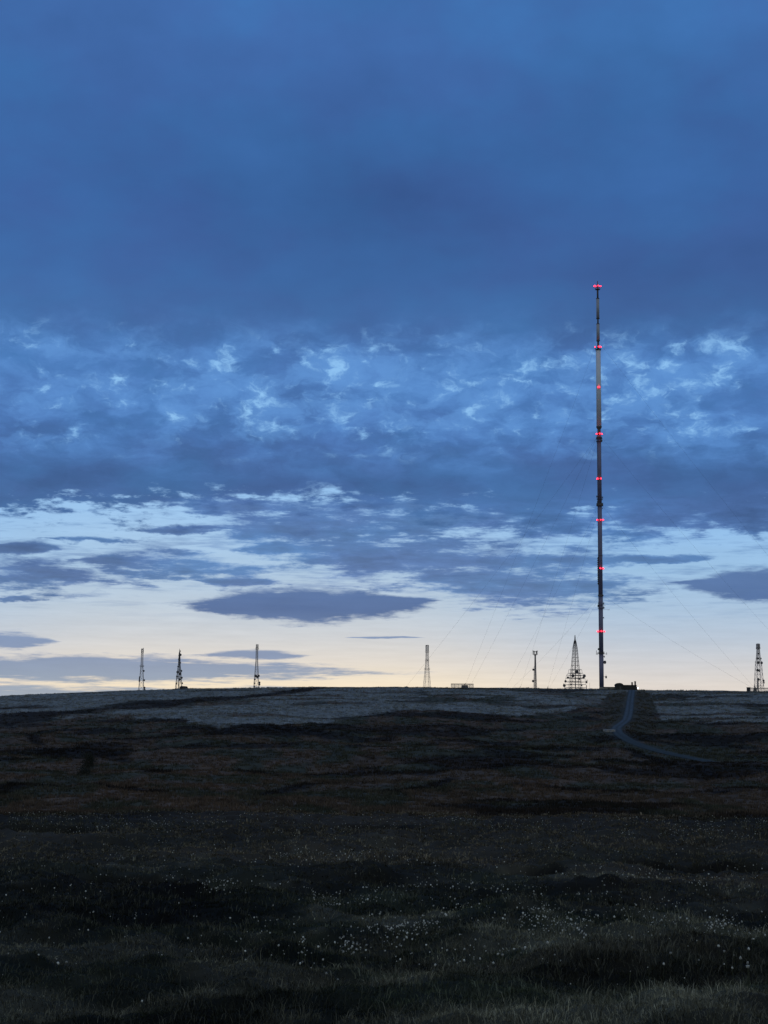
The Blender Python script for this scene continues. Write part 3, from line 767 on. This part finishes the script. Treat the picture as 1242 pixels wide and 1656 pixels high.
# tiered pyramid tower
t, zz, f, kx = lattice(930.5, 1180, 1036, [(1036, 1.6), (1048, 3.9), (1076, 6.4), (1083, 7.4), (1116, 9.4)], 'broad tiered lattice tower left of the mast, its lower stages widening like a skirt', M_DARK, .17, .11, step=.62, ph=.12)
core(t, -1, zz(1040), .55)
MB().cone((0, 0, zz(1040)), (0, 0, zz(1027)), .75, .25, 8).build('finial', M_DARK, t)
tk = MB()
tiers = [(1083, 10.5), (1089, 11.5), (1092, 14.5), (1097, 15.6), (1103, 16.5), (1107, 17.3), (1112, 18.2)]
for i, (row, hw) in enumerate(tiers):
    s = hw * kx * .80; z_ = zz(row); c = [(-s, -s), (s, -s), (s, s), (-s, s)]
    q = MB()
    for a in range(4):
        q.bar((*c[a], z_), (*c[(a + 1) % 4], z_), .17); g = f(row); q.bar((*c[a], z_), ((g if c[a][0] > 0 else -g), (g if c[a][1] > 0 else -g), z_), .12)
        m_ = [(c[a][j] + c[(a + 1) % 4][j]) / 2 for j in range(2)]; q.bar((*m_, z_), (0, 0, z_), .11)
    q.build('tier', M_GALV, t)
    if i in (1, 3): tplat(t, z_ + .25, s * .9, rail=False)
for a in range(4):
    q = MB()
    for (r0, h0), (r1, h1) in zip(tiers[:-1], tiers[1:]):
        s0 = h0 * kx * .80; s1 = h1 * kx * .80; sx, sy = ((-1, -1), (1, -1), (1, 1), (-1, 1))[a]
        q.bar((sx * s0, sy * s0, zz(r0)), (sx * s1, sy * s1, zz(r1)), .13)
    q.build('outer_leg', M_GALV, t)
for row, hx, r_ in ((1087, .5, 1.3), (1093, 13.5, 1.2), (1093, -6, 1.2), (1096, -13, .9), (1096, 12, .9), (1098, 4, .8), (1102, -17, .9), (1103, 17, .8), (1109, -19, 1.1), (1108, 9, .7), (1107, -8, .7)):
    tdish(t, (hx * kx, -f(row) - 1.2 if abs(hx) < 8 else -2.0, zz(row)), r_, (.3 if hx > 0 else -.3, -1, 0))
for hx, row in ((-20, 1108.5), (18, 1102), (17, 1111)): tpanel(t, (hx * kx, -2, zz(row)), 2.6, .45)
tpanel(t, (24 * kx, 1, zz(1109) ), 4.8, .12)
# far right
t, zz, f, kx = lattice(1227.5, 1200, 1050, [(1050, 2.1), (1066, 3.2), (1074, 4.6), (1115, 7.2)], 'far right lattice tower with a pale panelled head, rising from a fenced compound', M_GALV, .20, .11, step=.8, ph=.2)
for sx in (-1, 1):
    for sy in (-1, 1): tpanel(t, (sx * .75, sy * .75, zz(1045.3)), 4.0, .75, M_PANEL)
MB().box((0, 0, zz(1045.5)), (.8, .8, 4.6)).build('antenna', M_GALV, t)
tplat(t, zz(1049.5), 1.2); tplat(t, zz(1072), f(1072) * 1.15); tplat(t, zz(1066), f(1066) * 1.1)
for row, sx, r_ in ((1057, -.6, .8), (1065, -1, .8), (1065, 1, .7), (1072, -.7, 1.0), (1072, 1, 1.0), (1084, -1, 1.0), (1085, -.4, .8), (1099, -.6, .8), (1101, 1, .9), (1104, 1, .8)):
    tdish(t, (sx * f(row), -f(row) - .4, zz(row)), r_, (.4 * sx, -1, 0))
MB().box((-f(1095) * .45, -.6, zz(1103) / 2), (.7, .7, zz(1090))).build('cable_riser', M_DARK, t)

# ------------------------------------------------------------------ buildings by the mast
x, y, z = at(1012, 1122)
bd = thing('station_building', 'low dark flat roofed building with two short chimneys right of the mast foot', 'building', (x, y, z))
MB().box((0.8, 0, 0.6), (12.6, 8, 5.0)).build('wall', M_WALL, bd); rf = MB().box((0.8, 0, 3.25), (13.2, 8.6, .3)).build('roof', M_ROOF, bd)
for cx, h in ((4.4, 1.9), (6.6, 2.6)):
    q = MB(); q.box((cx, -1, 3.4 + h / 2), (1.0, 1.0, h)); q.box((cx, -1, 3.4 + h), (1.25, 1.25, .25)); q.build('chimney', M_WALL, rf)
MB().box((7.0, -4.06, 1.0), (1.1, .08, 2.2)).build('door', M_DARK, bd)
for cx in (-3.5, -.5, 2.5): MB().box((cx, -4.05, 1.6), (1.5, .06, 1.0)).build('window', mat('dark_window_glass', (.02, .022, .025), .2), bd)
lp = MB(); lp.bar((7.1, -3.5, 1.35), (7.9, -3.7, 1.55), .07); lp = lp.build('wall_lamp', M_DARK, bd)
MB().ball((8.0, -3.75, 1.3), .42, 12).build('lens', M_WHITE, lp, True)
x, y, z = at(1001, 1116)
hut = thing('barrel_roofed_hut', 'small dark hut with a rounded roof left of the flat roofed building', 'hut', (x, y, z))
MB().box((0, 0, .6), (5.4, 5, 4.6)).build('wall', M_WALL, hut)
q = MB(); prof = [(3.0 * math.cos(math.pi * k / 12), 2.9 + 1.9 * math.sin(math.pi * k / 12)) for k in range(13)]; n = len(prof)
q.add([(a, -2.7, b) for a, b in prof] + [(a, 2.7, b) for a, b in prof], [(i, i + 1, i + 1 + n, i + n) for i in range(n - 1)] + [tuple(range(n)), tuple(range(2 * n - 1, n - 1, -1)), (0, n, 2 * n - 1, n - 1)])
q.build('roof', M_ROOF, hut); MB().box((.6, -2.54, 1.0), (1.0, .06, 2.1)).build('door', M_DARK, hut)
x, y, z = at(986, 1126)
sh = thing('low_outbuilding', 'very low pale topped outbuilding between the mast foot and the round roofed hut', 'outbuilding', (x, y, z))
MB().box((0, 0, .1), (8.2, 4, 3.2)).build('wall', M_CONC, sh); MB().box((-.4, 0, 1.85), (8.8, 4.5, .25)).build('roof', M_ROOF, sh)
MB().box((-1, -2.03, .4), (1.0, .06, 2)).build('door', M_DARK, sh)
x, y, z = at(297, 1150)
sd = thing('shed', 'low dark pitched shed at the foot of the second tower from the left', 'shed', (x, y, z))
MB().box((0, 0, .1), (5.6, 4, 2.6)).build('wall', M_WALL, sd)
MB().add([(-3, -2.3, 1.4), (3, -2.3, 1.4), (3, 2.3, 1.4), (-3, 2.3, 1.4), (-1.6, 0, 2.2), (2.2, 0, 2.0)], [(0, 1, 5, 4), (2, 3, 4, 5), (1, 2, 5), (3, 0, 4), (3, 2, 1, 0)]).build('roof', M_ROOF, sd)
MB().box((1, -2.03, .3), (.9, .06, 1.8)).build('door', M_DARK, sd)

# ------------------------------------------------------------------ lone small tree on the left slope, and low bushes
def tree(px, py, h, w, label, seed, leaves=1500, name='small_tree', cat='tree'):
    rs = np.random.default_rng(seed); x, y, r = ground_at(px, py, 250)
    z = float(height(np.array([x]), np.array([y]))[0])
    t = thing(name, label, cat, (x, y, z))
    tr = MB(); limbs = [((0, 0, -.4), (.12, 0, h * .42), .17, .11)]
    tips = []
    for k in range(7):
        a = rs.uniform(0, 2 * math.pi); p0 = (.05, 0, h * rs.uniform(.15, .42)); p1 = (w * .38 * math.cos(a), w * .38 * math.sin(a), h * rs.uniform(.45, .9)); limbs.append((p0, p1, .09, .03)); tips.append(p1)
    for l in limbs: tr.cone(*l, 7)
    tr.build('trunk', M_BARK, t)
    cl = [(p, rs.uniform(.22, .36) * w) for p in tips] + [((rs.uniform(-.3, .3) * w, rs.uniform(-.3, .3) * w, h * rs.uniform(.25, .95)), rs.uniform(.14, .3) * w) for _ in range(9)]
    cr = MB()
    for k in range(leaves):
        c, s = cl[rs.integers(len(cl))]; d = rs.normal(size=3); d /= np.linalg.norm(d); p = np.array(c) + d * s * rs.random() ** .4
        p[2] = max(p[2], .25); a = rs.normal(size=3); a /= np.linalg.norm(a); b = np.cross(a, rs.normal(size=3)); b /= np.linalg.norm(b); q = rs.uniform(.10, .2)
        cr.add([p - a * q, p + b * q * .5, p + a * q, p - b * q * .5], [(0, 1, 2, 3)])
    cr.build('crown', mat('dark_leaves', (.020, .024, .018), .9, var=.5, scale=1.5), t)
tree(143, 1250, 6.2, 3.6, 'lone small dark tree standing on the slope below the left towers', 5, 2400)
tree(134, 1255, 2.2, 4.6, 'low spreading dark bush at the foot of the lone small tree', 9, 1200, 'bush', 'bush')

# ------------------------------------------------------------------ sky
wd = bpy.data.worlds.new('World'); scn.world = wd; wd.use_nodes = True
nt = wd.node_tree; nt.nodes.clear(); NN = nt.nodes; LK = nt.links
def val(x, sock):
    if isinstance(x, (int, float)): sock.default_value = float(x)
    else: LK.new(x, sock)
def MA(op, a, b=None, c=None, clamp=False):
    n = NN.new('ShaderNodeMath'); n.operation = op; n.use_clamp = clamp
    val(a, n.inputs[0])
    if b is not None: val(b, n.inputs[1])
    if c is not None: val(c, n.inputs[2])
    return n.outputs[0]
add = lambda a, b: MA('ADD', a, b); sub = lambda a, b: MA('SUBTRACT', a, b); mul = lambda a, b: MA('MULTIPLY', a, b)
mad = lambda a, b, c: MA('MULTIPLY_ADD', a, b, c)
def SS(lo, hi, x, o0=0.0, o1=1.0):
    n = NN.new('ShaderNodeMapRange'); n.interpolation_type = 'SMOOTHSTEP'; val(x, n.inputs[0]); val(lo, n.inputs[1]); val(hi, n.inputs[2]); val(o0, n.inputs[3]); val(o1, n.inputs[4]); return n.outputs[0]
def XYZ(x, y, z=0.0):
    n = NN.new('ShaderNodeCombineXYZ'); val(x, n.inputs[0]); val(y, n.inputs[1]); val(z, n.inputs[2]); return n.outputs[0]
def NOISE(vec, sc, det=5, ro=.55, dist=0.0, col=False):
    n = NN.new('ShaderNodeTexNoise'); n.noise_dimensions = '3D'; LK.new(vec, n.inputs['Vector'])
    n.inputs['Scale'].default_value = sc; n.inputs['Detail'].default_value = det; n.inputs['Roughness'].default_value = ro; n.inputs['Distortion'].default_value = dist
    return n.outputs['Color'] if col else n.outputs['Fac']
def RAMP(x, lo, hi, stops, interp='LINEAR'):
    """stops: (x, (sRGB)) or (x, value)"""
    n = NN.new('ShaderNodeValToRGB'); n.color_ramp.interpolation = interp
    LK.new(MA('DIVIDE', sub(x, lo), hi - lo), n.inputs[0])
    e = n.color_ramp.elements
    while len(e) > 1: e.remove(e[-1])
    for k, (p, c) in enumerate(sorted(stops, key=lambda s: s[0])):
        el_ = e[0] if k == 0 else e.new((p - lo) / (hi - lo))
        el_.position = min(1, max(0, (p - lo) / (hi - lo)))
        el_.color = (*(lin(*c) if isinstance(c, tuple) else (c, c, c)), 1)
    return n.outputs[0]
def MIX(f, a, b):
    n = NN.new('ShaderNodeMix'); n.data_type = 'RGBA'; val(f, n.inputs[0])
    for s, v_ in ((n.inputs[6], a), (n.inputs[7], b)):
        if isinstance(v_, tuple): s.default_value = (*v_, 1)
        else: LK.new(v_, s)
    return n.outputs[2]
def SCALE(c, k):
    n = NN.new('ShaderNodeVectorMath'); n.operation = 'SCALE'; LK.new(c, n.inputs[0]); val(k, n.inputs['Scale']); return n.outputs[0]
def ADDV(a, b):
    n = NN.new('ShaderNodeVectorMath'); n.operation = 'ADD'; LK.new(a, n.inputs[0]); LK.new(b, n.inputs[1]); return n.outputs[0]

tc = NN.new('ShaderNodeTexCoord'); sp = NN.new('ShaderNodeSeparateXYZ'); LK.new(tc.outputs['Generated'], sp.inputs[0])
DX, DY, DZ = sp.outputs
AZ = mul(MA('ARCTAN2', DX, DY), 57.29578); EL = mul(MA('ARCSINE', DZ), 57.29578)
ELC = MA('MAXIMUM', EL, 0.02)
V = mad(MA('LOGARITHM', add(ELC, 0.7), math.e), 13.0, ELC)
ROW = lambda row, x=621: azel(x, row)[1]
uv = XYZ(AZ, V)
wv = NOISE(uv, .55, 4, .6, col=True)
wsp = NN.new('ShaderNodeSeparateXYZ'); LK.new(wv, wsp.inputs[0])
wU = sub(wsp.outputs[0], .5); wV = sub(wsp.outputs[1], .5)
uvw = XYZ(mad(wU, 2.2, AZ), mad(wV, 2.2, V))
nBig = NOISE(XYZ(AZ, V, 3.0), .085, 3, .5)
nBig2 = NOISE(XYZ(AZ, V, 31.0), .16, 4, .55)
nMed = NOISE(uvw, .42, 7, .56)
nFin = NOISE(XYZ(AZ, V, 9.0), 1.15, 6, .6)
nStr = NOISE(XYZ(mul(AZ, .42), mul(V, .9), 15.0), 1.15, 9, .66)
nCell = NOISE(XYZ(mad(wU, 1.4, AZ), mad(wV, 1.4, mad(MA('LOGARITHM', add(ELC, 0.7), math.e), 7.0, ELC)), 21.0), .82, 7, .60)

# clear sky behind the clouds: by height above the horizon, warm over where the sun went down
clearW = RAMP(EL, 0, 30, [(0, (248, 226, 190)), (1.0, (244, 229, 203)), (1.8, (225, 218, 208)), (2.7, (206, 209, 212)), (3.8, (190, 205, 219)), (5.2, (172, 200, 226)), (7.2, (160, 200, 238)), (9.5, (140, 192, 244)), (13, (124, 180, 240)), (20, (90, 140, 210)), (30, (70, 115, 185))])
clearC = RAMP(EL, 0, 30, [(0, (226, 216, 204)), (1.0, (222, 214, 206)), (1.8, (206, 207, 210)), (2.7, (186, 199, 214)), (3.8, (170, 195, 220)), (5.2, (156, 193, 227)), (7.2, (146, 192, 238)), (9.5, (132, 186, 242)), (13, (122, 178, 240)), (20, (90, 140, 210)), (30, (70, 115, 185))])
warm = SS(4, 15, MA('ABSOLUTE', sub(AZ, azel(420, 1100)[0])), 1, 0)
clear = MIX(warm, clearC, clearW)
clear = SCALE(clear, mad(sub(nStr, .5), .22, 1.0))

# high deck: solid above, honeycombed lower, torn along its lower edge
offs = RAMP(AZ, -16, 16, [(azel(0, 840)[0], .42), (azel(200, 840)[0], .47), (azel(330, 840)[0], .62), (azel(450, 840)[0], .68), (azel(650, 840)[0], .66), (azel(740, 840)[0], .50), (azel(900, 840)[0], .33), (azel(1100, 840)[0], .30), (azel(1242, 840)[0], .34)])
ELd = add(sub(EL, mul(sub(offs, .5), 3.2)), mul(wV, 1.1))
e = lambda row: ROW(row)
def S(v): return (v + 1) / 3.0
tb = RAMP(ELd, 0, 30, [(0, S(-.9)), (e(880), S(-.75)), (e(850), S(-.35)), (e(832), S(.10)), (e(812), S(.50)), (e(780), S(1.10)), (e(730), S(1.25)), (e(690), S(.95)), (e(640), S(.90)), (e(590), S(.95)), (e(555), S(1.05)), (e(520), S(1.15)), (e(450), S(1.5)), (30, S(1.6))])
tb = mad(tb, 3.0, -1.0)
tear = SS(e(905), e(850), EL)
tear = mul(tear, SS(e(765), e(815), EL))
band = mul(SS(e(765), e(690), EL), SS(e(510), e(590), EL))
T = add(tb, add(mul(sub(nMed, .5), 2.1), mul(sub(nFin, .5), mad(tear, 2.4, .7))))
T = add(T, mul(sub(nStr, .5), mul(tear, 3.0)))
T = add(T, mul(sub(nBig2, .5), .9))
cDeck = SS(-.25, .55, T)
# cloud colours
cloudc = RAMP(EL, 0, 30, [(0, (120, 144, 175)), (1.6, (112, 140, 174)), (3.2, (90, 119, 163)), (4.4, (85, 116, 165)), (5.6, (83, 118, 171)), (7.2, (76, 112, 167)), (e(780), (68, 104, 159)), (e(740), (70, 107, 163)), (e(690), (74, 117, 178)), (e(600), (75, 120, 182)), (e(540), (67, 106, 163)), (e(450), (61, 97, 155)), (e(330), (59, 96, 156)), (e(200), (60, 100, 161)), (e(60), (65, 109, 173)), (30, (67, 111, 176))])
shade = add(mul(sub(nBig, .5), .55), mul(sub(nBig2, .5), .50))
shade = add(shade, mul(sub(nMed, .5), mad(SS(e(560), e(720), EL), .35, SS(e(470), e(620), EL, .08, .30))))
cloudc = SCALE(cloudc, sub(1.0, shade))
hue = SS(.35, .65, nBig2)
tintn = NN.new('ShaderNodeVectorMath'); tintn.operation = 'MULTIPLY'; LK.new(cloudc, tintn.inputs[0]); LK.new(MIX(hue, (0.92, 1.04, 1.0), (1.05, .995, 1.0)), tintn.inputs[1])
cloudc = tintn.outputs[0]
# thin veil brightening near the gaps of the deck
veil = MIX(SS(.25, 1.5, T), lin(98, 150, 215), lin(72, 114, 178))
cloudc = MIX(mul(SS(e(480), e(590), EL, 0, .75), mul(SS(e(790), e(720), EL), SS(1.55, .55, T))), cloudc, veil)

nCell2 = NOISE(XYZ(mad(wU, 1.6, AZ), mad(wV, 1.6, mad(MA('LOGARITHM', add(ELC, 0.7), math.e), 6.0, ELC)), 41.0), 1.25, 6, .6)
def lens0(px, py, hw, hh):
    a, b = azel(px, py); a0 = azel(px - hw, py)[0]; a1 = azel(px + hw, py)[0]; h = abs(azel(px, py - hh)[1] - azel(px, py + hh)[1]) / 2
    du = mul(sub(AZ, a), 2.0 / (a1 - a0)); dv = mul(sub(EL, b), 1.0 / h)
    return MA('MAXIMUM', sub(1.0, add(mul(du, du), mul(dv, dv))), 0.0)
brk = 0.0
for l in [(430, 640, 130, 60), (560, 600, 120, 60), (640, 655, 130, 50), (780, 630, 100, 90), (290, 650, 70, 50),  (840, 600, 90, 50), (1000, 630, 110, 90), (1150, 580, 120, 60), (1110, 690, 60, 40), (430, 690, 60, 30), (700, 590, 90, 50)]:
    brk = MA('MAXIMUM', brk, lens0(*l))
cellv = add(add(nCell, mul(brk, .12)), add(mul(sub(nMed, .5), -.30), mul(sub(nFin, .5), .22)))
halo = mul(SS(.43, .69, cellv), band)
spk = mul(mul(MA('POWER', SS(.50, .80, add(nCell2, mul(sub(cellv, .55), .65))), 1.5), SS(.44, .60, cellv)), band)
cloudD = MIX(mul(halo, .62), cloudc, lin(98, 150, 213))
cloudD = MIX(mul(spk, .88), cloudD, lin(146, 198, 244))
thinn = NOISE(XYZ(mul(AZ, .30), mul(V, 1.0), 55.0), 1.5, 8, .62)
thin = mul(SS(.47, .70, add(thinn, mul(sub(nBig2, .5), .3))), mul(SS(e(1030), e(930), EL), .50))
clear = MIX(thin, clear, SCALE(cloudc, 1.15))
sky = MIX(cDeck, clear, cloudD)

# separate low clouds, lens shaped and ragged
def lens(px, py, hw, hh, ru=.55, rv=.40, top=1.0):
    a, b = azel(px, py); a0 = azel(px - hw, py)[0]; a1 = azel(px + hw, py)[0]; h = abs(azel(px, py - hh)[1] - azel(px, py + hh)[1]) / 2
    du = mul(sub(Uw, a), 2.0 / (a1 - a0)); dv = mul(sub(Ew, b), 1.0 / h)
    return sub(sub(1.0, mul(du, du)), MA('ABSOLUTE', dv))
Uw = mad(wU, 2.4, AZ); Ew = add(EL, add(mul(wV, .40), mul(sub(nFin, .5), .35)))
def field(L):
    f = -2.0
    for l in L:
        g = lens(*l); f = g if isinstance(f, float) else MA('SMOOTH_MAX', f, g, .25)
    return f
ragged = field([(420, 822, 160, 16), (620, 818, 170, 14), (560, 862, 240, 12), (720, 905, 280, 42), (560, 893, 130, 22), (860, 948, 200, 38), (930, 905, 60, 18), (70, 932, 130, 26), (235, 912, 130, 24), (340, 925, 110, 12), (30, 886, 60, 12), (420, 852, 100, 24), (560, 842, 160, 26), (760, 838, 160, 26), (900, 845, 140, 24), (1060, 838, 220, 34), (1240, 840, 120, 24),
                (300, 858, 70, 6), (150, 872, 80, 6), (450, 887, 70, 12), (1050, 905, 100, 10), (390, 941, 70, 10), (640, 870, 180, 8), (20, 968, 50, 4)])
rg = add(mad(ragged, .9, .12), add(add(mul(sub(nStr, .5), 3.5), mul(sub(nFin, .5), 1.2)), mul(sub(nMed, .5), 1.5)))
cR = SS(-.24, .62, rg)
colR = SCALE(cloudc, SS(.2, 1.5, rg, 1.15, .88))
sky = MIX(mul(cR, .93), sky, colR)
Uw = mad(wU, .5, AZ); Ew = add(EL, add(mul(wV, .16), mul(sub(nFin, .5), .09)))
smooth = field([(1235, 946, 150, 33), (1150, 942, 80, 7), (495, 979, 225, 34), (600, 971, 130, 12), (410, 988, 100, 9)])
cS = SS(.0, .42, add(smooth, add(mul(sub(nStr, .5), .9), mul(sub(nFin, .5), .7))))
sky = MIX(mul(cS, .95), sky, SCALE(RAMP(EL, 0, 8, [(3.0, (96, 122, 163)), (3.7, (80, 108, 155)), (4.6, (85, 115, 164))]), mad(sub(nMed, .5), -.3, 1.0)))
# the grey-blue bank low on the left and the slivers above it
Uw = mad(wU, .6, AZ); Ew = add(EL, add(mul(wV, .07), mul(sub(nFin, .5), .06)))
bank = field([(120, 1082, 560, 25), (260, 1078, 330, 9), (415, 1059.5, 100, 9), (20, 1036, 70, 16), (620, 1031, 70, 2.6), (100, 1130, 620, 25), (450, 1120, 150, 12), (130, 1067, 120, 7)])
cB = SS(-.10, .50, add(bank, add(mul(sub(nStr, .5), 1.8), mul(sub(nFin, .5), .8))))
sky = MIX(mul(cB, .86), sky, SCALE(RAMP(EL, 0, 8, [(.5, (142, 160, 180)), (1.2, (128, 150, 178)), (2.0, (117, 140, 176)), (2.8, (118, 143, 182))]), mad(sub(nMed, .5), -.25, 1.0)))

# physically based dusk sky joins in behind it all
SUN_AZ = azel(420, 1100)[0]; SUN_EL = 0.6
nis = NN.new('ShaderNodeTexSky'); nis.sky_type = 'NISHITA'; nis.sun_disc = False
nis.sun_elevation = math.radians(SUN_EL); nis.sun_rotation = math.radians(SUN_AZ)
nis.air_density = 1.0; nis.dust_density = 1.0; nis.ozone_density = 2.0
# sky behind the photographer: unseen, set brighter and greyer to lift mast and ground
back = SS(.30, -.35, DY)
sky = MIX(back, sky, SCALE(MIX(nBig, lin(150, 163, 172), lin(170, 177, 180)), 1.0))
sky = MIX(SS(-.2, -3.0, EL), sky, lin(20, 22, 26))
bg = NN.new('ShaderNodeBackground'); LK.new(sky, bg.inputs['Color']); bg.inputs['Strength'].default_value = 1.0
bg2 = NN.new('ShaderNodeBackground'); LK.new(nis.outputs[0], bg2.inputs['Color']); bg2.inputs['Strength'].default_value = 0.001
ads = NN.new('ShaderNodeAddShader'); LK.new(bg.outputs[0], ads.inputs[0]); LK.new(bg2.outputs[0], ads.inputs[1])
out = NN.new('ShaderNodeOutputWorld'); LK.new(ads.outputs[0], out.inputs['Surface'])

# faint afterglow: the sun itself is at the horizon behind cloud
sd_ = bpy.data.lights.new('sun', 'SUN'); sd_.energy = 0.03; sd_.angle = math.radians(12); sd_.color = (1, .82, .62)
sun = bpy.data.objects.new('sun', sd_); C.objects.link(sun)
dirv = Vector((math.sin(math.radians(SUN_AZ)) * math.cos(math.radians(2.0)), math.cos(math.radians(SUN_AZ)) * math.cos(math.radians(2.0)), math.sin(math.radians(2.0))))
sun.rotation_euler = dirv.to_track_quat('Z', 'Y').to_euler()

vs = scn.view_settings; vs.view_transform = 'Standard'; vs.look = 'None'; vs.exposure = 0; vs.gamma = 1
